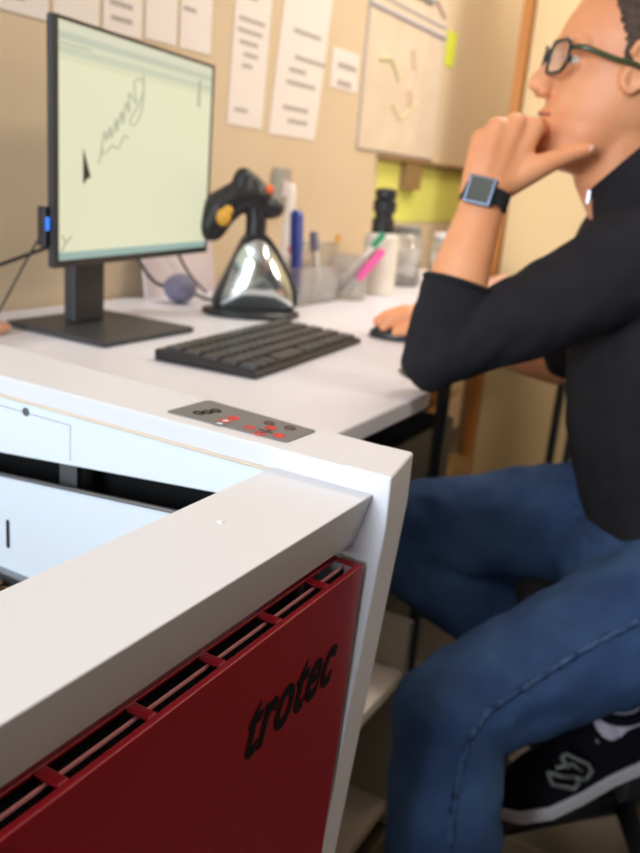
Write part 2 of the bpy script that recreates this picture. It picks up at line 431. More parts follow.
# ------------------------------------------------------------------ desk
DK = empty('desk', (.66, .40, 0), 0, 'long white-topped desk along the beige wall carrying the monitor and keyboard', 'desk')
def dko(name, bm, m, **k):
    bmesh.ops.translate(bm, verts=bm.verts, vec=(-.66, -.40, 0)); return link_bm(name, bm, m, DK, **k)
bm = B(); ne = smooth_path([V((1.03, .410, .726)), V((1.075, .412, .726)), V((1.105, .430, .726)), V((1.13, .475, .726)), V((1.18, .505, .726)), V((1.27, .510, .726))], 4)
prism(bm, [V((.645, .410, .726))] + ne + [V((2.72, .51, .726)), V((2.72, 1.192, .726)), V((.645, 1.192, .726))], (0, 0, .024)); dko('desktop', bm, 'desk', bevel=.003, seg=3)
bm = B(); box(bm, (.70, .53, .69), (2.66, .55, .7255)); box(bm, (.70, 1.10, .69), (2.66, 1.12, .7255)); dko('under_frame', bm, 'steel')
for x, y in ((1.445, .525), (2.40, .525), (1.296, 1.11), (2.075, 1.11), (2.64, .525), (2.64, 1.11)):
    bm = B(); tube(bm, [(x, y, .0), (x, y, .7255)], .0125, 14); dko('leg', bm, 'steel', smooth=False)

# shelf unit under the desk
SU = empty('shelf_unit', (.65, .41, 0), 0, 'white open shelf unit beneath the desk between the machine and the sitter', 'shelf unit')
def suo(name, bm, m, **k):
    bmesh.ops.translate(bm, verts=bm.verts, vec=(-.65, -.41, 0)); return link_bm(name, bm, m, SU, **k)
bm = B(); box(bm, (1.108, .41, 0), (1.126, .76, .372)); suo('side_panel', bm, 'cabedge')
bm = B(); box(bm, (.65, .41, 0), (.668, .76, .372)); suo('side_panel', bm, 'cab')
bm = B(); box(bm, (.669, .745, 0.02), (1.107, .76, .371)); suo('back_panel', bm, 'cabback')
for z in (.028, .272):
    bm = B(); box(bm, (.669, .411, z), (1.107, .744, z + .018)); suo('shelf', bm, 'cab')
bm = B(); box(bm, (.96, .50, .2905), (1.04, .66, .40)); tag(link_bm('storage_box', bm, 'card', None, bevel=.003), 'pale cardboard box on the upper shelf of the white unit', 'box')
# boxes under the far part of the desk
def cbox(name, lo, hi, m, label, cat='box', flaps=True):
    e = empty(name, ((lo[0]+hi[0])/2, (lo[1]+hi[1])/2, lo[2]), 0, label, cat)
    c = e.location
    L = V(lo) - c; H = V(hi) - c; t = .006
    bm = B(); box(bm, (L.x, L.y, L.z), (H.x, H.y, L.z + t))
    for a, d in (((L.x, L.y, L.z+t), (H.x, L.y + t, H.z)), ((L.x, H.y - t, L.z+t), (H.x, H.y, H.z)), ((L.x, L.y + t, L.z+t), (L.x + t, H.y - t, H.z)), ((H.x - t, L.y + t, L.z+t), (H.x, H.y - t, H.z))): box(bm, a, d)
    link_bm('body', bm, m, e)
    if flaps:
        bm = B(); prism(bm, [(L.x, L.y - .001, H.z), (L.x, L.y - .045, H.z + .05), (L.x, L.y - .048, H.z + .047), (L.x, L.y - .004, H.z - .003)], (H.x - L.x, 0, 0)); link_bm('flap', bm, m, e)
        bm = B(); prism(bm, [(H.x + .001, L.y, H.z), (H.x + .045, L.y, H.z + .05), (H.x + .048, L.y, H.z + .047), (H.x + .004, L.y, H.z - .003)], (0, H.y - L.y, 0)); link_bm('flap', bm, m, e)
    return e
cbox('waste_bin', (1.62, .72, 0), (2.08, 1.04, .44), 'black', 'black open bin standing under the desk behind the metal leg', 'bin', False)
cbox('cardboard_box', (2.18, .86, 0), (2.37, 1.12, .40), 'card', 'open orange-brown cardboard box under the far end of the desk')
bm = B(); box(bm, (2.42, .84, 0), (2.64, 1.06, .16)); tag(link_bm('parcel', bm, 'brown', None, bevel=.004), 'low closed brown parcel beyond the open cardboard box under the desk', 'parcel')

# ------------------------------------------------------------------ monitor
MN = empty('monitor', (1.035, .98, .75), 0, 'black flat-screen computer monitor with a pale drawing on its lit screen', 'monitor')
def mno(name, bm, m, parent=None, **k):
    if parent is None: bmesh.ops.translate(bm, verts=bm.verts, vec=(-1.035, -.98, -.75)); return link_bm(name, bm, m, MN, **k)
    bmesh.ops.translate(bm, verts=bm.verts, vec=(-1.035, -.98, -.75)); return link_bm(name, bm, m, parent, **k)
bm = B(); box(bm, (.930, .873, .7502), (1.142, 1.085, .760)); mno('base', bm, 'darkgrey', bevel=.002)
bm = B(); box(bm, (.999, 1.005, .7602), (1.068, 1.030, 1.03)); mno('stand_neck', bm, 'darkgrey', bevel=.004)
u = V((.985, .171, 0)).normalized(); nn = V((-u.y, u.x, 0)); P0 = V((1.03, .94, 0))
def sc(a, d, z): return P0 + u * a + nn * d + V((0, 0, z))
def sbox(bm, a0, a1, d0, d1, z0, z1):
    vs = box(bm, (a0, d0, z0), (a1, d1, z1))
    for v in vs: v.co = sc(v.co.x, v.co.y, v.co.z)
SA0, SA1, SZ0, SZ1 = -.163, .300, .866, 1.196
bm = B(); sbox(bm, SA0, SA1, .0045, .0125, SZ0, SZ1); sbox(bm, SA0 + .10, SA1 - .10, .012, .050, SZ0 + .05, SZ1 - .07)
hs = mno('housing', bm, 'black', bevel=.002)
bm = B()
sbox(bm, SA0, SA0 + .0085, -.0005, .0045, SZ0, SZ1); sbox(bm, SA1 - .006, SA1, -.0005, .0045, SZ0, SZ1)
sbox(bm, SA0 + .0085, SA1 - .006, -.0005, .0045, SZ0, SZ0 + .010); sbox(bm, SA0 + .0085, SA1 - .006, -.0005, .0045, SZ1 - .005, SZ1)
mno('bezel', bm, 'black')
bm = B(); box(bm, (SA0 + .0085, .001, SZ0 + .010), (SA1 - .006, .0043, SZ1 - .005))
bmesh.ops.translate(bm, verts=bm.verts, vec=(0, 0, 0))
me = link_bm('display', bm, 'display', MN)
me.matrix_local = Matrix.Translation(P0 - V((1.035, .98, .75))) @ Matrix(((u.x, nn.x, 0), (u.y, nn.y, 0), (0, 0, 1))).to_4x4()
dsp = me
def dtube(name, pts, r, m):
    bm = B(); tube(bm, [V((a, .0006, z)) for a, z in pts], r, 6); return link_bm(name, bm, m, dsp)
# arrow cursor
bm = B(); prism(bm, [V((-.0965, .0008, 1.031)), V((-.0780, .0008, .992)), V((-.0860, .0008, .990)), V((-.0965, .0008, .982))], (0, -.0006, 0)); link_bm('cursor', bm, 'dispblk', dsp)
# slanting script drawing
def scr(pts): 
    return [(p.x, p.z) for p in smooth_path([V((a, 0, z)) for a, z in pts], 5)]
base = [(-.052, 1.030), (-.044, 1.058), (-.038, 1.046), (-.030, 1.066), (-.026, 1.050), (-.014, 1.078), (-.012, 1.060), (.000, 1.090), (.004, 1.072), (.012, 1.104), (.022, 1.090), (.020, 1.118), (.040, 1.106), (.034, 1.136), (.060, 1.138), (.058, 1.100), (.040, 1.075), (.024, 1.078), (.044, 1.10), (.062, 1.128), (.058, 1.150)]
dtube('drawing_stroke', scr(base), .0014, 'dispink')
dtube('drawing_stroke', scr([(-.040, 1.028), (-.022, 1.040), (-.008, 1.036), (.010, 1.056), (.020, 1.052)]), .0014, 'dispink')
dtube('drawing_stroke', scr([(-.058, 1.012), (-.050, 1.032), (-.046, 1.024)]), .0014, 'dispink')
dtube('screen_mark', scr([(-.148, .888), (-.140, .898), (-.130, .906), (-.124, .909)]), .0016, 'dispink')
dtube('screen_mark', scr([(-.138, .898), (-.146, .912)]), .0014, 'dispink')
dtube('screen_mark', scr([(-.15, 1.163), (-.12, 1.163), (-.08, 1.1635)]), .0012, 'dispink')
dtube('screen_mark', scr([(.245, 1.12), (.245, 1.145), (.247, 1.165)]), .0030, 'dispink')
bm = B(); sbox(bm, SA0 - .010, SA0 - .0005, .008, .022, .895, .950); mno('side_hub', bm, 'black', bevel=.002)
bm = B(); sbox(bm, SA0 - .0095, SA0 - .003, .0065, .0078, .918, .936); mno('hub_lamp', bm, 'bluelight')
# ------------------------------------------------------------------ cables
def cable(pts, r, label, m='black'):
    bm = B(); tube(bm, smooth_path(pts, 6), r, 8); return tag(link_bm('cable', bm, m, None, smooth=True), label, 'cable')
cable([(.80, 1.13, .80), (.90, 1.13, .826), (1.0, 1.10, .862), (1.05, 1.085, .880)], .0032, 'black cable running left from the back of the monitor along the wall')
cable([(.88, .945, .915), (.885, .985, .87), (.90, 1.05, .80), (.915, 1.10, .7535), (.93, 1.11, .7535)], .0016, 'thin dark wire dropping from the blue-lit hub to the desk')
cable([(1.09, 1.075, .895), (1.14, 1.10, .850), (1.19, 1.10, .852), (1.22, 1.12, .885), (1.24, 1.10, .92)], .0026, 'dark cable looping in a shallow bow beside the monitor neck')
cable([(1.245, 1.11, .905), (1.265, 1.12, .86), (1.33, 1.12, .792), (1.40, 1.11, .776), (1.45, 1.08, .7545), (1.47, 1.05, .7540)], .0036, 'thick grey cable sagging to the desk behind the scanner', 'darkgrey')
cable([(1.36, 1.145, .93), (1.41, 1.145, .87), (1.47, 1.145, .80), (1.53, 1.14, .7535)], .0030, 'dark cable running behind the pale card beside the screen edge')
bm = B(); ball(bm, V((.868, 1.045, .7605)), (.034, .02, .0105)); tag(link_bm('eraser', bm, 'peach', None, smooth=True), 'orange-tan lump on the desk at the left of the monitor base', 'eraser')

# ------------------------------------------------------------------ keyboard
KB = empty('keyboard', (1.118, .708, .7502), math.radians(4.5), 'black low-profile computer keyboard lying in front of the monitor', 'keyboard')
KW, KD = .372, .168
bm = B(); prism(bm, [(-KW/2, -KD/2, .0), (-KW/2, KD/2, .0), (-KW/2, KD/2, .017), (-KW/2, -KD/2, .009)], (KW, 0, 0)); link_bm('case', bm, 'black', KB, bevel=.003)
bm = B(); box(bm, (-.0075, -.0125, 0), (.0075, .0125, .0055))
for v in bm.verts:
    if v.co.z > .001: v.co.x *= .86; v.co.y *= .86
key0 = None
tilt = math.atan2(.008, KD)
def place_key(x, y, w):
    global key0
    if key0 is None:
        key0 = link_bm('key', bm, 'darkgrey', KB); o = key0
    else:
        o = key0.copy(); COL.objects.link(o)
    o.location = (x, y, .0092 + (y + KD/2) / KD * .008); o.rotation_euler = (tilt, 0, 0); o.scale = (w, 1, 1)
for r in range(5):
    y = -KD/2 + .020 + r * .0305
    if r == 0:
        for x, w in ((-.168, 1.1), (-.145, 1.1), (-.122, 1.1), (-.060, 5.6), (.002, 1.1), (.026, 1.1), (.050, 1.1), (.077, 1.1), (.1, 1.1), (.126, 1.1), (.160, 1.9)): place_key(x, y, w)
    else:
        for k in range(17): place_key(-.168 + k * .0208 + (.003 if k > 12 else 0), y, 1.18)

# ------------------------------------------------------------------ mouse
MS = empty('computer_mouse', (1.415, .612, .7502), math.radians(20), 'black computer mouse beneath the right hand', 'mouse')
bm = B(); ball(bm, V((0, 0, .004)), (.034, .058, .024))
bmesh.ops.bisect_plane(bm, geom=bm.verts[:] + bm.edges[:] + bm.faces[:], plane_co=(0, 0, 0), plane_no=(0, 0, 1), clear_inner=True)
bmesh.ops.holes_fill(bm, edges=[e for e in bm.edges if e.is_boundary], sides=0)
link_bm('shell', bm, 'black', MS, smooth=True)
bm = B(); lathe(bm, (-.004, .032, .0215), [(.007, 0), (.007, .008)], 16, (1, 0, 0)); link_bm('scroll_wheel', bm, 'darkgrey', MS)

# ------------------------------------------------------------------ scanner on a stand with a silver face
SS = empty('scanner_stand', (1.385, .922, .7502), 0, 'black triangular stand with a glossy silver face beside the monitor', 'stand')
# local frame: a along the picture's horizontal, d depth, z up
sa = V((.65, -.76, 0)).normalized(); sd = V((.76, .65, 0)).normalized()
def sl(a, d, z): return sa * a + sd * d + V((0, 0, z))
bm = B()
lathe(bm, (0, 0, 0), [(.085, 0), (.092, .004), (.090, .010), (.06, .014)], 36)
for v in bm.verts: v.co = sl(v.co.x * 1.05, v.co.y * .75, v.co.z)
link_bm('base', bm, 'black', SS, smooth=True)
outl = [(-.010, .158), (.012, .160), (.030, .148), (.052, .118), (.074, .078), (.088, .042), (.084, .020), (.066, .012), (-.055, .012), (-.076, .018), (-.068, .045), (-.052, .080), (-.036, .118), (-.022, .148)]
sp_ = smooth_path([V((a, 0, z)) for a, z in outl] + [V((outl[0][0], 0, outl[0][1]))], 3)[:-1]
bm = B(); prism(bm, [sl(p.x, -.018, p.z) for p in sp_], sl(0, .05, 0)); link_bm('shell', bm, 'black', SS, bevel=.006, seg=3)
# bulging silver face
bm = B(); ctr = V((.016, 0, .072)); rings = []
fo = [(-.022, .134), (.004, .146), (.026, .136), (.048, .106), (.069, .068), (.078, .036), (.066, .018), (-.046, .016), (-.060, .030), (-.050, .068), (-.036, .110)]
fp = smooth_path([V((a, 0, z)) for a, z in fo] + [V((fo[0][0], 0, fo[0][1]))], 4)[:-1]
for s in (1, .85, .6, .3):
    rings.append([bm.verts.new(sl(ctr.x + (p.x - ctr.x) * s, -.0185 - .024 * (1 - s * s), ctr.z + (p.z - ctr.z) * s)) for p in fp])
for A, C in zip(rings, rings[1:]):
    for k in range(len(A)): bm.faces.new((A[k], A[(k+1) % len(A)], C[(k+1) % len(A)], C[k]))
bm.faces.new(rings[-1])
link_bm('silver_face', bm, 'silver', SS, smooth=True)['label'] = 'mirror-like bulging silver face'
bm = B(); tube(bm, smooth_path([sl(0, 0, .150), sl(.0, .0, .185), sl(-.004, .0, .205)], 4), .020, 14); link_bm('neck', bm, 'black', SS, smooth=True)

SC = empty('barcode_scanner', SS.location + sl(-.01, 0, .196), 0, 'black handheld scanner with orange and yellow buttons resting on the triangular stand', 'scanner')
bm = B()
def q(a, z, d=0): return sl(a, d, z)
limb(bm, [q(-.075, -.030), q(-.060, .0), q(-.030, .024), q(.005, .030)], [.030, .034, .030, .026])
limb(bm, [q(-.018, .060), q(-.020, .030)], [.020, .028]); limb(bm, [q(.0, .055), q(.016, .030)], [.015, .022])
limb(bm, [q(.0, .020), q(.036, .008), q(.045, .010)], [.022, .019, .018])
limb(bm, [q(.0, .012), q(.006, -.012)], [.018, .013])
fuse('body', bm, 'black', SC, .003, 6)
bm = B(); ball(bm, q(-.055, -.012, -.034), (.014, .014, .016)); ball(bm, q(-.048, .0, -.034), .010); link_bm('trigger', bm, 'yellow', SC, smooth=True)
bm = B(); ball(bm, q(.030, .044, -.012), .009); link_bm('button', bm, 'orange', SC, smooth=True)

# ------------------------------------------------------------------ pen pots, bottle, small desk items
def pot(x, y, r, h, label):
    e = empty('pen_pot', (x, y, .7502), 0, label, 'pen pot')
    bm = B(); lathe(bm, (0, 0, 0), [(r, 0), (r, h), (r - .002, h), (r - .002, .003)], 28); link_bm('cup', bm, 'clear', e, smooth=False)
    bm = B(); tube(bm, [(r * math.cos(t), r * math.sin(t), h) for t in [k * PI / 14 for k in range(28)]], .0016, 6, closed=True); link_bm('rim', bm, 'clear', e)
    return e
def tray(lo, hi, label, m='clear'):
    e = empty('desk_organiser', ((lo[0]+hi[0])/2, (lo[1]+hi[1])/2, lo[2]), 0, label, 'organiser')
    L = V(lo) - e.location; H = V(hi) - e.location; t = .003
    bm = B(); box(bm, L, (H.x, H.y, L.z + t))
    for a, d in (((L.x, L.y, L.z+t), (H.x, L.y+t, H.z)), ((L.x, H.y-t, L.z+t), (H.x, H.y, H.z)), ((L.x, L.y+t, L.z+t), (L.x+t, H.y-t, H.z)), ((H.x-t, L.y+t, L.z+t), (H.x, H.y-t, H.z))): box(bm, a, d)
    link_bm('tray', bm, m, e)
    for s in (.33, .66):
        bm = B(); xx = L.x + (H.x - L.x) * s; box(bm, (xx, L.y + t, L.z + t), (xx + t, H.y - t, H.z - .004)); link_bm('divider', bm, m, e)
    return e
def pen(a, c, r, m, label, capm=None, capf=.3, name='pen', cat='pen'):
    a, c = V(a), V(c); e = empty(name, a, 0, label, cat)
    d = c - a; L = d.length; dn = d.normalized()
    bm = B(); lathe(bm, (0, 0, 0), [(r * .25, 0), (r, L * .06), (r, L * (1 - capf))], 12, dn); link_bm('barrel', bm, m, e, smooth=False)
    bm = B(); lathe(bm, dn * (L * (1 - capf) + .0002), [(r * 1.15, 0), (r * 1.15, L * capf * .9), (r * .8, L * capf)], 12, dn); link_bm('cap', bm, capm or m, e)
    return e
MT['palepen'] = MT['bottle']
tray((1.56, .92, .7502), (1.74, 1.08, .832), 'clear plastic divided organiser behind the silver-faced stand')
pot(1.80, .93, .045, .10, 'clear plastic cup holding the pink and green pens')
pot(1.86, 1.05, .05, .115, 'clear plastic cup close to the wall behind the pink pen')
pen((1.61, .955, .756), (1.645, .99, .945), .013, 'blue', 'thick blue marker standing upright in the organiser', 'blue', .45, 'marker', 'marker')
pen((1.72, .96, .756), (1.725, .99, .90), .009, 'palepen', 'white pen standing beside the thick blue marker', 'lav', .3)
pen((1.60, .95, .756), (1.53, .985, .868), .011, 'palepen', 'pale pen with an orange-red cap leaning to the scanner', 'orange', .35)
pen((1.775, .955, .757), (1.86, .875, .905), .007, 'palepen', 'white pen with a green cap, the tallest in the clear cup', 'green', .22)
pen((1.775, .925, .757), (1.80, .845, .872), .009, 'palepen', 'bright pink capped highlighter leaning out of the clear cup', 'pink', .62, 'highlighter', 'highlighter')
pen((1.80, .962, .757), (1.90, .90, .862), .0075, 'maroon', 'maroon pen leaning low out of the clear cup', 'maroon', .2)
pen((1.83, 1.05, .757), (1.76, 1.07, .855), .008, 'orange', 'orange pen lying back in the cup close to the wall', 'orange', .2)
pen((1.87, 1.03, .757), (1.98, 1.06, .88), .006, 'yellow', 'yellow pencil leaning right in the cup close to the wall', 'yellow', .1, 'pencil', 'pencil')

BT = empty('pump_bottle', (1.955, .925, .7502), 0, 'white cylindrical bottle with a tall black pump top near the lime card', 'bottle')
bm = B(); lathe(bm, (0, 0, 0), [(.041, 0), (.044, .004), (.044, .138), (.038, .148), (.02, .152)], 32); link_bm('bottle_body', bm, 'bottle', BT, smooth=False, bevel=.002)
bm = B(); lathe(bm, (0, 0, .1522), [(.028, 0), (.028, .03), (.023, .034), (.023, .045), (.029, .052), (.029, .074), (.022, .078), (.0265, .084), (.0265, .102), (.012, .106)], 24); link_bm('pump_top', bm, 'black', BT)
bm = B(); lathe(bm, V((0, 0, .232)), [(.009, 0), (.008, .035)], 12, (-.5, .1, -.12)); link_bm('nozzle', bm, 'black', BT)

def jar(x, y, r, h, label, lid):
    e = empty('jar', (x, y, .7502), 0, label, 'jar')
    bm = B(); lathe(bm, (0, 0, 0), [(r * .9, 0), (r, .006), (r, h - .012), (r * .8, h), (r * .8 - .002, h), (r - .002, h - .014), (r - .002, .008), (0, .005)], 28); link_bm('glass', bm, 'clear', e, smooth=True)
    bm = B(); lathe(bm, (0, 0, h + .0004), [(r * .85, 0), (r * .85, .014), (r * .8, .016)], 28); link_bm('lid', bm, lid, e)
jar(2.20, .97, .05, .145, 'clear jar with a grey lid behind the raised forearm', 'grey')
jar(2.34, .90, .045, .13, 'clear jar with a white lid, further along the desk than the grey-lidded one', 'whiteprint')
bm = B(); ball(bm, V((2.30, 1.07, .80)), (.10, .07, .0495)); 
for v in bm.verts: v.co += V((random.uniform(-.006, .006), random.uniform(-.006, .006), random.uniform(-.004, .006) if v.co.z > .76 else 0))
tag(link_bm('crumpled_cloth', bm, 'palepink', None, smooth=True), 'pale crumpled cloth heaped against the wall beneath the lime card', 'cloth')
e = empty('glue_bottle', (2.05, .815, .7502), 0, 'small blue-and-white bottle with an orange cap right of the pump bottle', 'bottle')
bm = B(); lathe(bm, (0, 0, 0), [(.020, 0), (.022, .003), (.022, .035), (.012, .042)], 24); link_bm('bottle_body', bm, 'lav', e)
bm = B(); lathe(bm, (0, 0, .0422), [(.013, 0), (.012, .012), (.006, .016)], 20); link_bm('cap', bm, 'yellow', e)
e = empty('tape_roll', (2.02, .62, .7502), 0, 'roll of peach-coloured tape standing on the desk behind the upper arm', 'tape')
bm = B(); lathe(bm, V((-.012, 0, .0400)), [(.040, 0), (.040, .024), (.022, .024), (.022, 0)], 32, (1, .3, 0)); link_bm('tape', bm, 'peach', e)
e = empty('paint_pot', (1.83, .575, .7502), 0, 'small pale blue pot with a white lid in the crook of the bent arm', 'pot')
bm = B(); lathe(bm, (0, 0, 0), [(.022, 0), (.022, .03)], 24); link_bm('pot_body', bm, 'lav', e)
bm = B(); lathe(bm, (0, 0, .0302), [(.023, 0), (.023, .008), (.020, .010)], 24); link_bm('lid', bm, 'whiteprint', e)
# pale card and lavender roll behind the monitor edge
bm = B(); prism(bm, [(1.35, 1.155, .7503), (1.60, 1.165, .7503), (1.60, 1.190, .905), (1.35, 1.180, .905)], (0, .006, 0)); tag(link_bm('pale_card', bm, 'palepink', None), 'pale pink card leaning on the wall between monitor and scanner', 'card')
bm = B(); ball(bm, V((1.375, 1.09, .780)), (.034, .034, .0297)); tag(link_bm('fabric_ball', bm, 'lav', None, smooth=True), 'lavender rounded bundle on the desk by the lower screen corner', 'bundle')
# wall socket-like holder and hanging tag by the wall
e = empty('wall_switch', (1.89, 1.1995, .985), 0, 'narrow grey switch box on the wall above the pens', 'switch')
bm = B(); box(bm, (-.03, -.022, -.05), (.03, 0, .05)); link_bm('switch_box', bm, 'cabedge', e, bevel=.004)
bm = B(); box(bm, (-.012, -.027, -.02), (.012, -.0225, .02)); link_bm('rocker', bm, 'palepink', e)
bm = B(); lathe(bm, (1.83, 1.12, .7502), [(.018, 0), (.02, .01), (.02, .16), (.012, .18), (.012, .235), (.006, .25)], 20); tag(link_bm('spray_tube', bm, 'bottle', None, smooth=True), 'tall slim white tube standing against the wall above the blue marker', 'tube')

# ------------------------------------------------------------------ papers on the wall
def sheet(x0, x1, z0, z1, label, m='paper', lines=0, marks=(), name='wall_paper', cat='paper', skew=0.0, group=None, dy=0.0):
    e = empty(name, (x0, WY - .0012 - dy, z0), 0, label, cat, group)
    W, H = x1 - x0, z1 - z0
    bm = B(); prism(bm, [(skew, 0, 0), (W + skew, 0, 0), (W, 0, H), (0, 0, H)], (0, -.0008, 0)); link_bm('sheet', bm, m, e)
    if lines:
        rnd = random.Random(int(x0 * 100))
        for i in range(lines):
            z = H * (.08 + .88 * i / lines); k = rnd.uniform(.25, .75); s = rnd.uniform(.05, .3)
            if rnd.random() < .7:
                bm = B(); box(bm, (W * s, -.0014, z), (W * min(.92, s + k), -.0009, z + H * .30 / lines)); link_bm('printed_line', bm, 'ink', e)
    for kind, pts, r in marks:
        bm = B(); tube(bm, [V((a * W, -.0012, z * H)) for a, z in pts], r, 6); link_bm('mark', bm, kind, e)
    return e
xs = [(1.02, 1.13, 1.235), (1.14, 1.25, 1.24), (1.26, 1.365, 1.245), (1.375, 1.47, 1.25), (1.48, 1.585, 1.25)]
lab = ['white printed sheet pinned to the wall, first above the monitor top', 'white printed sheet second in the row above the monitor', 'white printed sheet in the middle of the row above the monitor', 'white printed sheet fourth in the row above the monitor', 'white printed sheet at the screen corner end of the row above the monitor']
for (a, c, z), l in zip(xs, lab): sheet(a, c, z, z + .26, l, lines=9)
sheet(1.595, 1.665, 1.03, 1.12, 'small bluish-white slip on the wall at the screen edge', lines=2) if False else None
sheet(1.672, 1.815, 1.118, 1.50, 'narrow white printed sheet on the wall, the one nearer the monitor of two long sheets', lines=14, skew=-.015)
sheet(1.875, 2.10, 1.112, 1.52, 'wide white printed sheet hanging on the wall beside the narrow printed one', lines=12, skew=-.045)
sheet(2.115, 2.27, 1.255, 1.355, 'small white note on the wall between the wide sheet and the map', lines=2)
sheet(2.30, 2.87, 1.112, 1.62, 'large beige map-like chart with a blue band, hung on the wall', 'paper2', 0,
      (('blueink', [(0, .76), (1, .76)], .006), ('blueink', [(.02, .82), (.98, .82)], .0035), ('blueink', [(.3, .93), (.75, .93)], .012), ('redink', [(.55, .62), (.60, .5), (.56, .38), (.6, .3)], .010), ('greenink', [(.15, .5), (.3, .52), (.42, .42)], .006),
       ('redink', [(.8, .95), (.95, .88)], .008), ('ink', [(.0, .0), (0, 1)], .004), ('ink', [(.0, .0), (1, 0)], .004), ('greenink', [(.35, .28), (.48, .2), (.7, .33)], .004)), name='wall_chart', cat='chart')
sheet(2.885, 2.97, 1.42, 1.53, 'bright lime sticky tag at the edge of the chart', 'limetag', name='sticky_tag', cat='tag')
sheet(2.45, 3.30, .90, 1.085, 'lime green card on the wall below the chart', 'lime', name='lime_card', cat='card')
e = empty('wall_ledge', (2.44, 1.1995, 1.0905), 0, 'thin brown ledge on the wall above the lime card', 'ledge')
bm = B(); box(bm, (0, -.03, 0), (.88, 0, .010)); link_bm('board', bm, 'brown', e)
bm = B(); box(bm, (.18, -.026, -.085), (.30, -.004, -.001)); link_bm('hanging_block', bm, 'brown', e)

# ------------------------------------------------------------------ chair
CH = empty('office_chair', (1.27, .07, 0), 0, 'black office chair the man sits on', 'chair')
bm = B(); lathe(bm, (0, 0, .405), [(.18, 0), (.215, .012), (.225, .035), (.21, .058), (.15, .066)], 32); link_bm('seat', bm, 'seat', CH, smooth=True)
bm = B(); lathe(bm, (0, 0, .09), [(.028, 0), (.028, .16), (.018, .161), (.018, .315)], 20); link_bm('gas_column', bm, 'black', CH)
for k in range(5):
    a = 2 * PI * k / 5 + math.radians(-10); d = V((math.cos(a), math.sin(a), 0))
    bm = B(); tube(bm, [d * .028 + V((0, 0, .105)), d * .15 + V((0, 0, .092)), d * .27 + V((0, 0, .074))], [.022, .018, .014], 12); lg = link_bm('leg', bm, 'black', CH, smooth=True)
    bm = B(); lathe(bm, d * .27 + V((0, 0, .027)) - d.cross(V((0, 0, 1))) * .02, [(.018, 0), (.026, .004), (.026, .036), (.018, .04)], 18, d.cross(V((0, 0, 1)))); link_bm('caster', bm, 'dark', lg)
bd = V((.45, -.89, 0)).normalized(); bs = V((bd.y, -bd.x, 0))
bm = B(); tube(bm, smooth_path([bd * .10 + V((0, 0, .40)), bd * .27 + V((0, 0, .40)), bd * .30 + V((0, 0, .50)), bd * .29 + V((0, 0, .66))], 5), .014, 12); link_bm('back_support', bm, 'black', CH, smooth=True)
bm = B()
P = [bd * (.262 - .03 * (1 - (s * 2 - 1) ** 2)) + bs * ((s - .5) * .40) for s in [k / 8 for k in range(9)]]
rows = []
for z in (.58, .60, .84, .87):
    sc_ = .9 if z in (.58, .87) else 1
    rows.append([bm.verts.new((p.x * 1, p.y, z)) for p in [bd * p.dot(bd) + bs * (p.dot(bs) * sc_) for p in P]])
for A, C in zip(rows, rows[1:]):
    for k in range(8): bm.faces.new((A[k], A[k+1], C[k+1], C[k]))
o = link_bm('backrest', bm, 'seat', CH, smooth=True); m_ = o.modifiers.new('t', 'SOLIDIFY'); m_.thickness = .03; m_.offset = 0

# ------------------------------------------------------------------ the man
PN = empty('person', (1.27, .07, 0), 0, 'seated man in dark sweater and blue jeans, chin on his fist, looking at the monitor', 'person')
class Off:  # everything of the figure is built in world space and shifted to the Empty
    pass
def po(o):
    o.data.transform(Matrix.Translation(-V(PN.location))); return o

J = dict(
    elL=spot(434, 356, 1.135), wrL=spot(486, 194, 1.115), shL=spot(648, 262, 1.13),
    shR=spot(664, 226, 1.38), elR=spot(556, 362, 1.50), wrR=spot(418, 317, 1.55),
    neck=spot(648, 196, 1.22), chest=spot(655, 290, 1.24), belly=spot(648, 440, 1.25), pelvis=spot(672, 545, 1.23),
    hipL=spot(700, 592, 1.14), hipR=spot(650, 526, 1.31), knL=spot(450, 712, 1.03), knR=spot(372, 530, 1.40),
    anL=V((.835, .225, .10)), anR=spot(640, 712, 1.32))
fwd = V((-.494, .866, 0)).normalized()
# head frame
pitch = math.radians(9)
hF = (fwd * math.cos(pitch) + V((0, 0, 1)) * math.sin(pitch)).normalized()
hR = fwd.cross(V((0, 0, 1))).normalized()      # the man's own right
hU = hR.cross(hF).normalized()
HS = 1.10
nose_tip = V((0, .116, -.034))
R3 = Matrix((hR, hF, hU)).transposed()
HC = spot(530, 84, 1.17) - R3 @ (nose_tip * HS)
def hp(x, y, z): return HC + R3 @ (V((x, y, z)) * HS)

slices = [(.120, .020, -.030, .020), (.112, .048, -.060, .044), (.098, .066, -.082, .060), (.078, .080, -.096, .071), (.055, .090, -.103, .077), (.035, .0955, -.105, .079), (.018, .0975, -.104, .079), (.006, .0925, -.102, .078), (-.010, .089, -.098, .076), (-.028, .089, -.092, .073), (-.046, .089, -.082, .069), (-.058, .0885, -.070, .065), (-.068, .086, -.058, .061), (-.080, .087, -.045, .057), (-.090, .084, -.034, .053), (-.102, .086, -.022, .047), (-.112, .082, -.008, .040), (-.120, .072, .008, .030), (-.124, .055, .022, .018)]
def head_ring(sl_, n=40, grow=0.0):
    z, yf, yb, w = sl_; yc = (yf + yb) / 2; hy = (yf - yb) / 2 + grow; w = w + grow; out = []
    for k in range(n):
        t = 2 * PI * k / n; cy, sx = math.cos(t), math.sin(t)
        ex = .85
        x = w * math.copysign(abs(sx) ** ex, sx); y = yc + hy * math.copysign(abs(cy) ** .92, cy)
        if cy > 0: x *= 1 - .22 * cy * cy * (1 if z < .03 else .4)
        out.append((x, y, z))
    return out
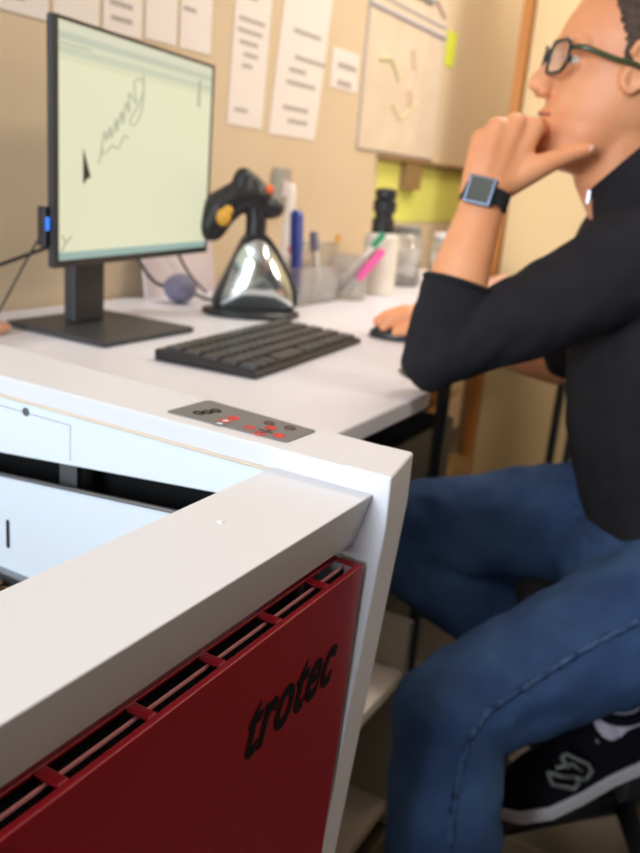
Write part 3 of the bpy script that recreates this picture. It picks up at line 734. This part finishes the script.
def head_solid(bm):
    rings = [[bm.verts.new(hp(*p)) for p in head_ring(s)] for s in slices]
    for A, C in zip(rings, rings[1:]):
        for k in range(40): bm.faces.new((A[k], A[(k+1) % 40], C[(k+1) % 40], C[k]))
    bm.faces.new(rings[0]); bm.faces.new(rings[-1][::-1])

bm = B()
head_solid(bm)
S = HS
limb(bm, [hp(0, .088, .004), hp(0, .098, -.010), hp(0, .1085, -.027)], [.008*S, .0085*S, .0095*S], 14)   # nose
limb(bm, [hp(0, .086, -.002), hp(0, .090, -.018), hp(0, .093, -.030)], [.010*S, .0125*S, .015*S], 14)
ball(bm, hp(0, .108, -.032), .0105*S); 
for s in (-1, 1):
    ball(bm, hp(s*.012, .098, -.038), .0085*S)
    limb(bm, [hp(s*.010, .092, .020), hp(s*.030, .088, .024), hp(s*.050, .074, .018)], [.008*S, .009*S, .006*S], 12)  # brow
    limb(bm, [hp(s*.020, .084, .009), hp(s*.032, .0835, .0115), hp(s*.044, .077, .008)], [.004*S]*3, 10) # upper lid
    limb(bm, [hp(s*.020, .084, -.009), hp(s*.032, .0825, -.0115), hp(s*.044, .076, -.008)], [.0035*S]*3, 10)
    # ear
    eo = .017
    ec = [(.079, .010, .012), (.085, .004, .028), (.087, -.012, .030), (.088, -.024, .020), (.086, -.024, .002), (.083, -.014, -.014), (.080, -.002, -.026), (.078, .008, -.020), (.077, .012, -.006)]
    tube(bm, smooth_path([hp(s*(a - .001), y_ + eo, z_) for a, y_, z_ in ec], 4), .0045*S, 8)
    ball(bm, hp(s*.078, -.008 + eo, .004), (.004*S*1.4, .014*S, .024*S), R3)
    ball(bm, hp(s*.0775, .008 + eo, -.003), .006*S)
limb(bm, [hp(-.022, .082, -.064), hp(0, .0900, -.0615), hp(.022, .082, -.064)], [.003*S, .0052*S, .003*S], 12)
limb(bm, [hp(-.020, .081, -.073), hp(0, .0885, -.0755), hp(.020, .081, -.073)], [.003*S, .0056*S, .003*S], 12)
ball(bm, hp(0, .080, -.104), (.018*S, .012*S, .013*S), R3)
# neck
limb(bm, [hp(0, -.010, -.060), hp(0, -.028, -.105), J['neck'] + V((0, 0, -.03))], [.062*S, .058*S, .064*S], 24)
# trunk, upper arms and legs under the clothes
def torso(bm, grow, zcut=None):
    F_ = V((-.60, .80, 0)).normalized(); R_ = V((.80, .60, 0)).normalized()
    sec = [(J['pelvis'] + V((0, 0, -.06)), .150, .110), (J['pelvis'], .158, .118), (J['belly'].lerp(J['pelvis'], .5), .150, .112), (J['belly'], .150, .108), (J['belly'].lerp(J['chest'], .5), .158, .108), (J['chest'], .165, .108), (J['chest'].lerp(J['neck'], .45), .155, .095), (J['chest'].lerp(J['neck'], .8), .105, .078), (J['neck'] + V((0, 0, .01)), .062, .060)]
    rings = []
    for c, a, d in sec:
        if zcut is not None and c.z < zcut: continue
        rings.append([bm.verts.new(c + R_ * math.cos(t) * (a + grow) + F_ * math.sin(t) * (d + grow)) for t in [2*PI*k/40 for k in range(40)]])
    for A, C in zip(rings, rings[1:]):
        for k in range(40): bm.faces.new((A[k], A[(k+1) % 40], C[(k+1) % 40], C[k]))
    bm.faces.new(rings[0][::-1]); bm.faces.new(rings[-1])
torso(bm, -.02)
limb(bm, [J['shL'], J['shL'].lerp(J['elL'], .5), J['elL']], [.055, .048, .040])
fm_ = J['elL'].lerp(J['wrL'], .38)
limb(bm, [J['elL'], fm_, J['elL'].lerp(J['wrL'], .72), J['wrL']], [.041, .0425, .034, .0275], 24)
limb(bm, [J['shR'], J['elR']], [.055, .040])
limb(bm, [J['elR'], J['elR'].lerp(J['wrR'], .4), J['wrR']], [.040, .040, .026])
limb(bm, [J['hipL'], J['knL'], J['knL'].lerp(J['anL'], .35), J['anL']], [.075, .050, .048, .034])
limb(bm, [J['hipR'], J['knR'], J['knR'].lerp(J['anR'], .35), J['anR']], [.075, .050, .048, .034])
# left hand: fist under the chin
W = J['wrL']
def hpt(px, py, d): return spot(px, py, d)
kn = [hpt(533, 128, 1.118), hpt(515, 124, 1.108), hpt(497, 128, 1.105), hpt(482, 140, 1.112)]
midp = [hpt(540, 130, 1.165), hpt(522, 124, 1.160), hpt(503, 128, 1.158), hpt(486, 140, 1.155)]
tip1 = [hpt(541, 158, 1.182), hpt(526, 160, 1.185), hpt(508, 162, 1.182), hpt(492, 168, 1.175)]
tip2 = [hpt(530, 172, 1.160), hpt(516, 176, 1.160), hpt(502, 178, 1.158), hpt(490, 180, 1.155)]
fr_ = [.0118, .0122, .0116, .0105]
for i in range(4):
    wb = W + (kn[i] - W) * .12 + (kn[i] - kn[1]) * .35
    limb(bm, [wb, wb.lerp(kn[i], .55), kn[i]], [.0195, .0180, .0150], 16)
    limb(bm, [kn[i], midp[i], tip1[i], tip2[i]], [.0135, fr_[i] * 1.05, fr_[i] * .95, fr_[i] * .85], 16)
ball(bm, hpt(508, 158, 1.138), (.040, .036, .028), R3)
# thumb from the side of the palm, lying under the jaw
limb(bm, [hpt(503, 184, 1.125), hpt(527, 172, 1.118), hpt(552, 161, 1.112), hpt(572, 153, 1.110), hpt(587, 150, 1.112)], [.021, .0185, .0140, .0122, .0100], 16)
# right hand over the mouse
RW = J['wrR']
mz = .7502
rk = [V((1.375, .600, .795)), V((1.388, .622, .800)), V((1.404, .640, .798)), V((1.420, .655, .790))]
hd = V((-.50, .80, 0)).normalized()
RWp = V((1.462, .556, .788))
rk = []
side = V((.85, .50, 0)).normalized()
for i, s in enumerate((-.030, -.010, .010, .029)):
    k_ = RWp + hd * (.070 - abs(i - 1) * .004) + side * s + V((0, 0, .012 - .004 * abs(i - 1)))
    limb(bm, [RWp + side * s * .6, k_], [.018, .0135], 14)
    L_ = (.026, .030, .028, .022)[i]
    p1 = k_ + hd * L_ + V((0, 0, -.010)); p2 = p1 + hd * L_ * .55 + V((0, 0, -.012))
    limb(bm, [k_, p1, p2], [.0125, .0115, .0100], 14)
limb(bm, [RWp - side * .018 + hd * .01, RWp - side * .044 + hd * .045 + V((0, 0, -.010)), RWp - side * .046 + hd * .085 + V((0, 0, -.020))], [.017, .012, .009], 14)
limb(bm, [RW, RWp], [.026, .022], 16)
body = po(fuse('body', bm, 'skin', PN, .0030, 8, .5))
# clothes --------------------------------------------------
bm = B()
torso(bm, .004, zcut=J['pelvis'].z - .001)
sl_ = J['elL'].lerp(J['wrL'], .46)
limb(bm, [J['shL'] + V((.01, .0, .01)), J['shL'].lerp(J['elL'], .35), J['shL'].lerp(J['elL'], .7), J['elL'] + ER * .008], [.080, .064, .053, .046], 28)
limb(bm, [J['elL'] + ER * .004, J['elL'].lerp(J['wrL'], .25)], [.048, .046], 28)
tube(bm, [J['elL'].lerp(J['wrL'], t) for t in (.15, .26, .37, .44)], [.046, .0475, .047, .0455], 28)
limb(bm, [J['shR'], J['shR'].lerp(J['elR'], .5), J['elR'].lerp(J['shR'], .1)], [.080, .070, .056], 28)
limb(bm, [J['shL'] + V((0, 0, .015)), J['neck'].lerp(J['chest'], .25)], [.066, .070], 24)
limb(bm, [J['shR'] + V((0, 0, .02)), J['neck'].lerp(J['chest'], .25)], [.062, .070], 24)
sh = po(fuse('sweater', bm, 'shirt', PN, .0045, 6, .5, .012, .06))
sh['label'] = 'charcoal sweater with sleeves pushed up'
# collar
bm = B()
nc = J['neck']
def cring(c, r1, r2, ax_):
    a_ = ax_.normalized(); s1 = a_.cross(hF).normalized(); s2 = s1.cross(a_)
    return [c + s1 * math.cos(t) * r1 + s2 * math.sin(t) * r2 for t in [2*PI*k/36 for k in range(36)]]
ca = (ER * .77 + EU * .64).normalized(); cn = (ER * -.64 + EU * .77).normalized(); c1 = spot(641, 147, 1.165)
rings = []
for d0, ra, rb in ((-.085, .150, .112), (-.045, .118, .092), (-.012, .092, .083), (0, .0905, .081)):
    rings.append([bm.verts.new(c1 + cn * d0 + ca * math.cos(t) * ra + EF * math.sin(t) * rb) for t in [2*PI*k/36 for k in range(36)]])
for A, C in zip(rings, rings[1:]):
    for k in range(36): bm.faces.new((A[k], A[(k+1) % 36], C[(k+1) % 36], C[k]))
o = link_bm('collar', bm, 'shirt', PN, smooth=True); po(o); md = o.modifiers.new('t', 'SOLIDIFY'); md.thickness = .006
bm = B(); box(bm, (-.004, -.002, -.008), (.004, .002, .008)); bmesh.ops.transform(bm, matrix=Matrix.Translation(spot(589, 197, 1.09)), verts=bm.verts); po(link_bm('zip_pull', bm, 'alu', PN))
# cuff and hem
bm = B()
d_ = (J['wrL'] - J['elL']).normalized(); s1 = d_.cross(EF).normalized(); s2 = s1.cross(d_); c_ = J['elL'].lerp(J['wrL'], .445)
tube(bm, [c_ + s1 * math.cos(t) * .0440 + s2 * math.sin(t) * .0440 for t in [2*PI*k/32 for k in range(32)]], .0040, 8, closed=True); po(link_bm('sleeve_cuff', bm, 'shirt', PN, smooth=True))
bm = B()
F_ = V((-.60, .80, 0)).normalized(); R_ = V((.80, .60, 0)).normalized()
# jeans
bm = B()
pel = J['pelvis']
ball(bm, pel + V((0, 0, -.035)), (.165, .165, .100), seg=28)
hL, kL, aL = J['hipL'], J['knL'], J['anL']
limb(bm, [hL, hL.lerp(kL, .35), hL.lerp(kL, .75), kL], [.104, .092, .078, .070], 28)
limb(bm, [kL, kL.lerp(aL, .3), kL.lerp(aL, .65), aL.lerp(kL, .12)], [.070, .072, .069, .065], 28)
hR_, kR, aR = J['hipR'], J['knR'], J['anR']
limb(bm, [hR_, hR_.lerp(kR, .35), hR_.lerp(kR, .75), kR], [.105, .098, .084, .074], 28)
limb(bm, [kR, kR.lerp(aR, .3), kR.lerp(aR, .65), aR.lerp(kR, .10)], [.074, .070, .062, .052], 28)
jn = po(fuse('jeans', bm, 'jeans', PN, .0048, 7, .5, .014, .06))
jn['label'] = 'faded blue denim jeans'
# outer seam of the near leg, puckered, laid on the cloth
from mathutils.bvhtree import BVHTree
bv = BVHTree.FromPolygons([v.co + V(PN.location) for v in jn.data.vertices], [tuple(q_.vertices) for q_ in jn.data.polygons])
def on_cloth(px, py):
    d = (spot(px, py, 1) - CAM).normalized(); h = bv.ray_cast(CAM, d)
    return (h[0] - d * .0005) if h[0] is not None else None
def seam(path, r, puck):
    pts = []
    for a_, c_ in zip(path, path[1:]):
        for k in range(10):
            t = k / 10; h = on_cloth(a_[0] + (c_[0] - a_[0]) * t, a_[1] + (c_[1] - a_[1]) * t)
            if h is not None: pts.append(h)
    bm = B(); tube(bm, pts, [r * (1 + (puck if k % 4 < 2 else 0)) for k in range(len(pts))], 8)
    po(link_bm('seam', bm, 'seam', jn, smooth=True))
seam([(638, 622), (600, 640), (560, 664), (520, 690), (487, 712), (468, 740), (458, 780), (452, 815), (450, 850)], .0034, .5)
seam([(574, 502), (578, 522), (588, 536), (604, 544)], .0016, .3)

# shoes
def shoe(name, heel, toe, up, label):
    f_ = (toe - heel).normalized(); r_ = f_.cross(up).normalized(); u_ = r_.cross(f_); L = (toe - heel).length
    def w(a, b_, c): return heel + f_ * (a * L) + r_ * b_ + u_ * c
    bm = B(); secs = [(0.0, .020, .030), (.06, .032, .05), (.25, .036, .062), (.42, .038, .058), (.6, .046, .048), (.78, .048, .036), (.92, .036, .028), (1.0, .016, .018)]
    rings = []
    for a, wd, h in secs:
        rings.append([bm.verts.new(w(a, wd * math.cos(t), .022 + (h * 1.25 * max(0, math.sin(t)) ** .8 if math.sin(t) > 0 else -.004))) for t in [2*PI*k/24 for k in range(24)]])
    for A, C in zip(rings, rings[1:]):
        for k in range(24): bm.faces.new((A[k], A[(k+1) % 24], C[(k+1) % 24], C[k]))
    bm.faces.new(rings[0][::-1]); bm.faces.new(rings[-1])
    o = po(link_bm(name, bm, 'navy', PN, smooth=True)); o['label'] = label
    bm = B(); rings = []
    for a, wd, h in [(-.02, .018, 0), (.05, .036, 0), (.25, .041, 0), (.42, .042, 0), (.6, .050, 0), (.78, .053, 0), (.93, .040, 0), (1.02, .016, 0)]:
        rings.append([bm.verts.new(w(a, s * wd, z_)) for s, z_ in ((-1, .001), (-1.02, .024), (1.02, .024), (1, .001))])
    for A, C in zip(rings, rings[1:]):
        for k in range(4): bm.faces.new((A[k], A[(k+1) % 4], C[(k+1) % 4], C[k]))
    bm.faces.new(rings[0][::-1]); bm.faces.new(rings[-1])
    s_ = po(link_bm('sole', bm, 'sole', o, bevel=.003)); s_['label'] = 'white rubber sole'
    # collar lining and laces
    bm = B(); tube(bm, [w(.22 + .12 * math.cos(t), .030 * math.sin(t), .098 + .006 * math.cos(t)) for t in [2*PI*k/20 for k in range(20)]], .008, 8, closed=True); po(link_bm('collar_lining', bm, 'navy', o, smooth=True))
    for k in range(4):
        a = .42 + k * .07; bm = B(); tube(bm, smooth_path([w(a, -.026, .078 - k * .009), w(a + .01, 0, .090 - k * .011), w(a, .026, .078 - k * .009)], 4), .0028, 8); po(link_bm('lace', bm, 'grey', o, smooth=True))
    return o, w
# right shoe, toe down on the chair base, heel lifted
toeR, heelR = spot(500, 812, 1.30), spot(668, 742, 1.33)
oR, wR_ = shoe('sneaker', heelR, toeR, V((0, 0, 1)), 'navy sneaker with a white sole and grey emblem')
# emblem: folded letter N of thick strokes on the side seen
sgn = -1
f_ = (toeR - heelR).normalized(); r_ = f_.cross(V((0, 0, 1))).normalized()
sgn = -1 if r_.dot(EF) > 0 else 1
def em(px, py):      # point on the shoe's side plane
    o_ = CAM; d_ = (spot(px, py, 1.0) - CAM); pl = wR_(.5, sgn * .0485, .05); nrm = r_
    return CAM + d_ * ((pl - CAM).dot(nrm) / d_.dot(nrm))
bm = B()
for ps in ([(548, 772), (552, 784), (574, 789), (579, 782)], [(556, 768), (572, 764), (582, 771)], [(562, 757), (566, 754), (588, 764), (592, 771), (586, 779)], [(562, 757), (568, 768)], [(574, 777), (586, 780)], [(549, 772), (560, 776), (574, 777)]):
    tube(bm, [em(*p_) for p_ in ps], .0034, 8)
po(link_bm('emblem', bm, 'grey', oR, smooth=True))
bm = B(); limb(bm, [J['anR'], J['anR'] + (spot(598, 732, 1.28) - J['anR']) * .8], [.040, .024], 16); po(link_bm('sock', bm, 'sock', PN, smooth=True))
toeL = V((.70, .33, .0)); heelL = V((.885, .175, .0))
shoe('sneaker', heelL, toeL, V((0, 0, 1)), 'navy sneaker on the floor below the near leg')

# hair
bm = B(); rings = []
fine = []
for a_, c_ in zip(slices[:12], slices[1:13]):
    for k in range(6): fine.append(tuple(a_[j] + (c_[j] - a_[j]) * k / 6 for j in range(4)))
for s_ in fine:
    rings.append([bm.verts.new(hp(*p)) for p in head_ring(s_, 160, .0035)])
def hairy(c):
    l = R3.transposed() @ (c - HC) / HS
    x, y, z = l
    if z > .100 and y < .07: return True
    if y > .066: return z > .092
    if y > .048: return z > .050 + (y - .048) * 2.3
    if y > .034: return z > .022 + (y - .034) * 2.0
    if y > .020: return z > .004
    if y > -.014: return z > .036
    return z > -.052
for A, C in zip(rings, rings[1:]):
    for k in range(160):
        q_ = (A[k], A[(k+1) % 160], C[(k+1) % 160], C[k]); c_ = sum((v.co for v in q_), V()) / 4
        if hairy(c_): bm.faces.new(q_)
bm.faces.new(rings[0])
bmesh.ops.delete(bm, geom=[v for v in bm.verts if not v.link_faces], context='VERTS')
for v in bm.verts: v.co += (v.co - HC).normalized() * random.uniform(-.001, .0016)
hr = po(link_bm('hair', bm, 'hair', PN, smooth=True)); md = hr.modifiers.new('t', 'SOLIDIFY'); md.thickness = .006; md.offset = -1
hr['label'] = 'short dark brown hair'
bm = B()
bm.free()
for s in (-1, 1):
    bm = B(); limb(bm, [hp(s*.016, .0935, .018), hp(s*.032, .0915, .0215), hp(s*.046, .079, .018)], [.0018, .0026, .0016], 8); po(link_bm('eyebrow', bm, 'hair', PN, smooth=True))
for s in (-1, 1):
    bm = B(); ball(bm, hp(s*.031, .0725, 0), .0112*S); e_ = po(link_bm('eye', bm, 'eye', PN, smooth=True))
    bm = B(); ball(bm, hp(s*.031, .0725 + .0068, 0), .0060*S); po(link_bm('iris', bm, 'iris', e_, smooth=True))
bm = B(); limb(bm, [hp(-.020, .0850, -.0645), hp(0, .0935, -.0640), hp(.020, .0850, -.0645)], [.0020, .0030, .0020], 10); limb(bm, [hp(-.018, .084, -.0735), hp(0, .0920, -.0740), hp(.018, .084, -.0735)], [.002, .0032, .002], 10)
po(link_bm('lips', bm, 'lip', PN, smooth=True))
bm = B(); ball(bm, hpt(591, 148.5, 1.1035), (.0065, .0035, .0055), R3); po(link_bm('thumb_nail', bm, 'nail', PN, smooth=True))
# spectacles
GL = po(link_bm('spectacles', (lambda b_: (tube(b_, [hp(-.012, .103, .004), hp(0, .106, .008), hp(.012, .103, .004)], .0022*S, 8), b_)[1])(B()), 'frameblk', PN, smooth=True))
for s in (-1, 1):
    pts = []
    for k in range(28):
        t = 2 * PI * k / 28; cx, cz = math.cos(t), math.sin(t)
        X_ = .036 + .026 * math.copysign(abs(cx) ** .6, cx); Z_ = -.002 + .019 * math.copysign(abs(cz) ** .6, cz)
        pts.append((s * X_, .1035 - .22 * max(0, X_ - .02) , Z_))
    bm = B(); tube(bm, [hp(*p) for p in pts], .0024*S, 8, closed=True); po(link_bm('rim', bm, 'frameblk', GL, smooth=True))
    bm = B(); a_ = [bm.verts.new(hp(p[0]*.99, p[1], p[2]*.98)) for p in pts]; bm.faces.new(a_)
    bmesh.ops.solidify(bm, geom=bm.faces[:], thickness=.0012); po(link_bm('lens', bm, 'lens', GL))
    bm = B()
    tube(bm, smooth_path([hp(s*.063, .092, .007), hp(s*.074, .080, .008), hp(s*.082, .046, .003), hp(s*.0855, .020, .002), hp(s*.086, -.004, -.006), hp(s*.083, -.018, -.022)], 5), .0034*S, 8, sx=.5, up=R3 @ V((0, 0, 1))); po(link_bm('temple_arm', bm, 'templegrn', GL, smooth=True))
# watch
d_ = (J['wrL'] - J['elL']).normalized(); wc = J['elL'].lerp(J['wrL'], .975)
front = (-EF * .94 - ER * .35); front = (front - d_ * front.dot(d_)).normalized(); sd2 = d_.cross(front).normalized()
bm = B(); rings = []
for k in range(40):
    t = 2 * PI * k / 40; r_out = .0325; p = front * math.cos(t) + sd2 * math.sin(t)
    rings.append([bm.verts.new(wc + p * rr + d_ * h_) for rr, h_ in ((.0300, -.011), (r_out, -.011), (r_out, .011), (.0300, .011))])
for k in range(40):
    A, C = rings[k], rings[(k+1) % 40]
    for j in range(4): bm.faces.new((A[j], A[(j+1) % 4], C[(j+1) % 4], C[j]))
WT = po(link_bm('wristwatch', bm, 'strap', PN, smooth=False, bevel=.001)); WT['label'] = 'square smart watch on a black strap'
def wbox(w, h, d0, d1, m, name, off=0):
    bm = B()
    for v in box(bm, (-w/2 + off, -h/2, d0), (w/2 + off, h/2, d1)): v.co = wc + sd2 * v.co.x + d_ * v.co.y + front * v.co.z
    return po(link_bm(name, bm, m, WT, bevel=.002, seg=3))
wbox(.037, .036, .0290, .0395, 'watchcase', 'watch_case'); wbox(.029, .031, .0397, .0405, 'watchface', 'watch_face')

# stick on the floor
bm = B(); prism(bm, [(1.385, .122, .0008), (1.40, .122, .0008), (1.40, .122, .012), (1.385, .122, .012)], (-.07, -.42, 0)); tag(link_bm('wooden_strip', bm, 'wood', None), 'thin pale wooden strip lying on the dark floor below the sneaker', 'strip')

# ------------------------------------------------------------------ light
def area(name, loc, aim, sx, sy, power, col):
    l = bpy.data.lights.new(name, 'AREA'); l.shape = 'RECTANGLE'; l.size = sx; l.size_y = sy; l.energy = power; l.color = col
    o = bpy.data.objects.new(name, l); COL.objects.link(o); o.location = loc
    o.rotation_euler = (V(aim) - V(loc)).to_track_quat('-Z', 'Y').to_euler(); return o
area('daylight_window', (-2.58, .55, 1.55), (.5, .75, .9), 1.1, 1.3, 100, (.76, .87, 1.0))
area('ceiling_lamp', (2.3, .30, 2.62), (2.0, .35, 0), .7, .4, 22, (1.0, .955, .91))
area('door_fill', (1.5, -1.0, 2.4), (2.8, .45, .2), .5, .4, 16, (1.0, .90, .76))  # added light with no fixture, aimed to lift the dark door
area('low_door_fill', (1.95, -.60, 1.45), (2.8, .25, .35), .25, .25, 6.5, (1.0, .90, .76))  # added fill out of view, brightens the lower door; no fixture there
area('ceiling_lamp', (-.9, .45, 2.62), (-.9, .45, 0), 1.0, .5, 6, (.88, .92, 1.0))
area('ceiling_lamp', (3.8, .2, 2.62), (3.6, .5, 0), .8, .8, 24, (1.0, .85, .66))
w = bpy.data.worlds.new('room light'); scn.world = w; w.use_nodes = True
w.node_tree.nodes['Background'].inputs[0].default_value = (.86, .92, 1.0, 1); w.node_tree.nodes['Background'].inputs[1].default_value = 1.0
scn.view_settings.view_transform = 'Standard'; scn.view_settings.look = 'None'; scn.view_settings.gamma = 1; scn.view_settings.exposure = 0.12
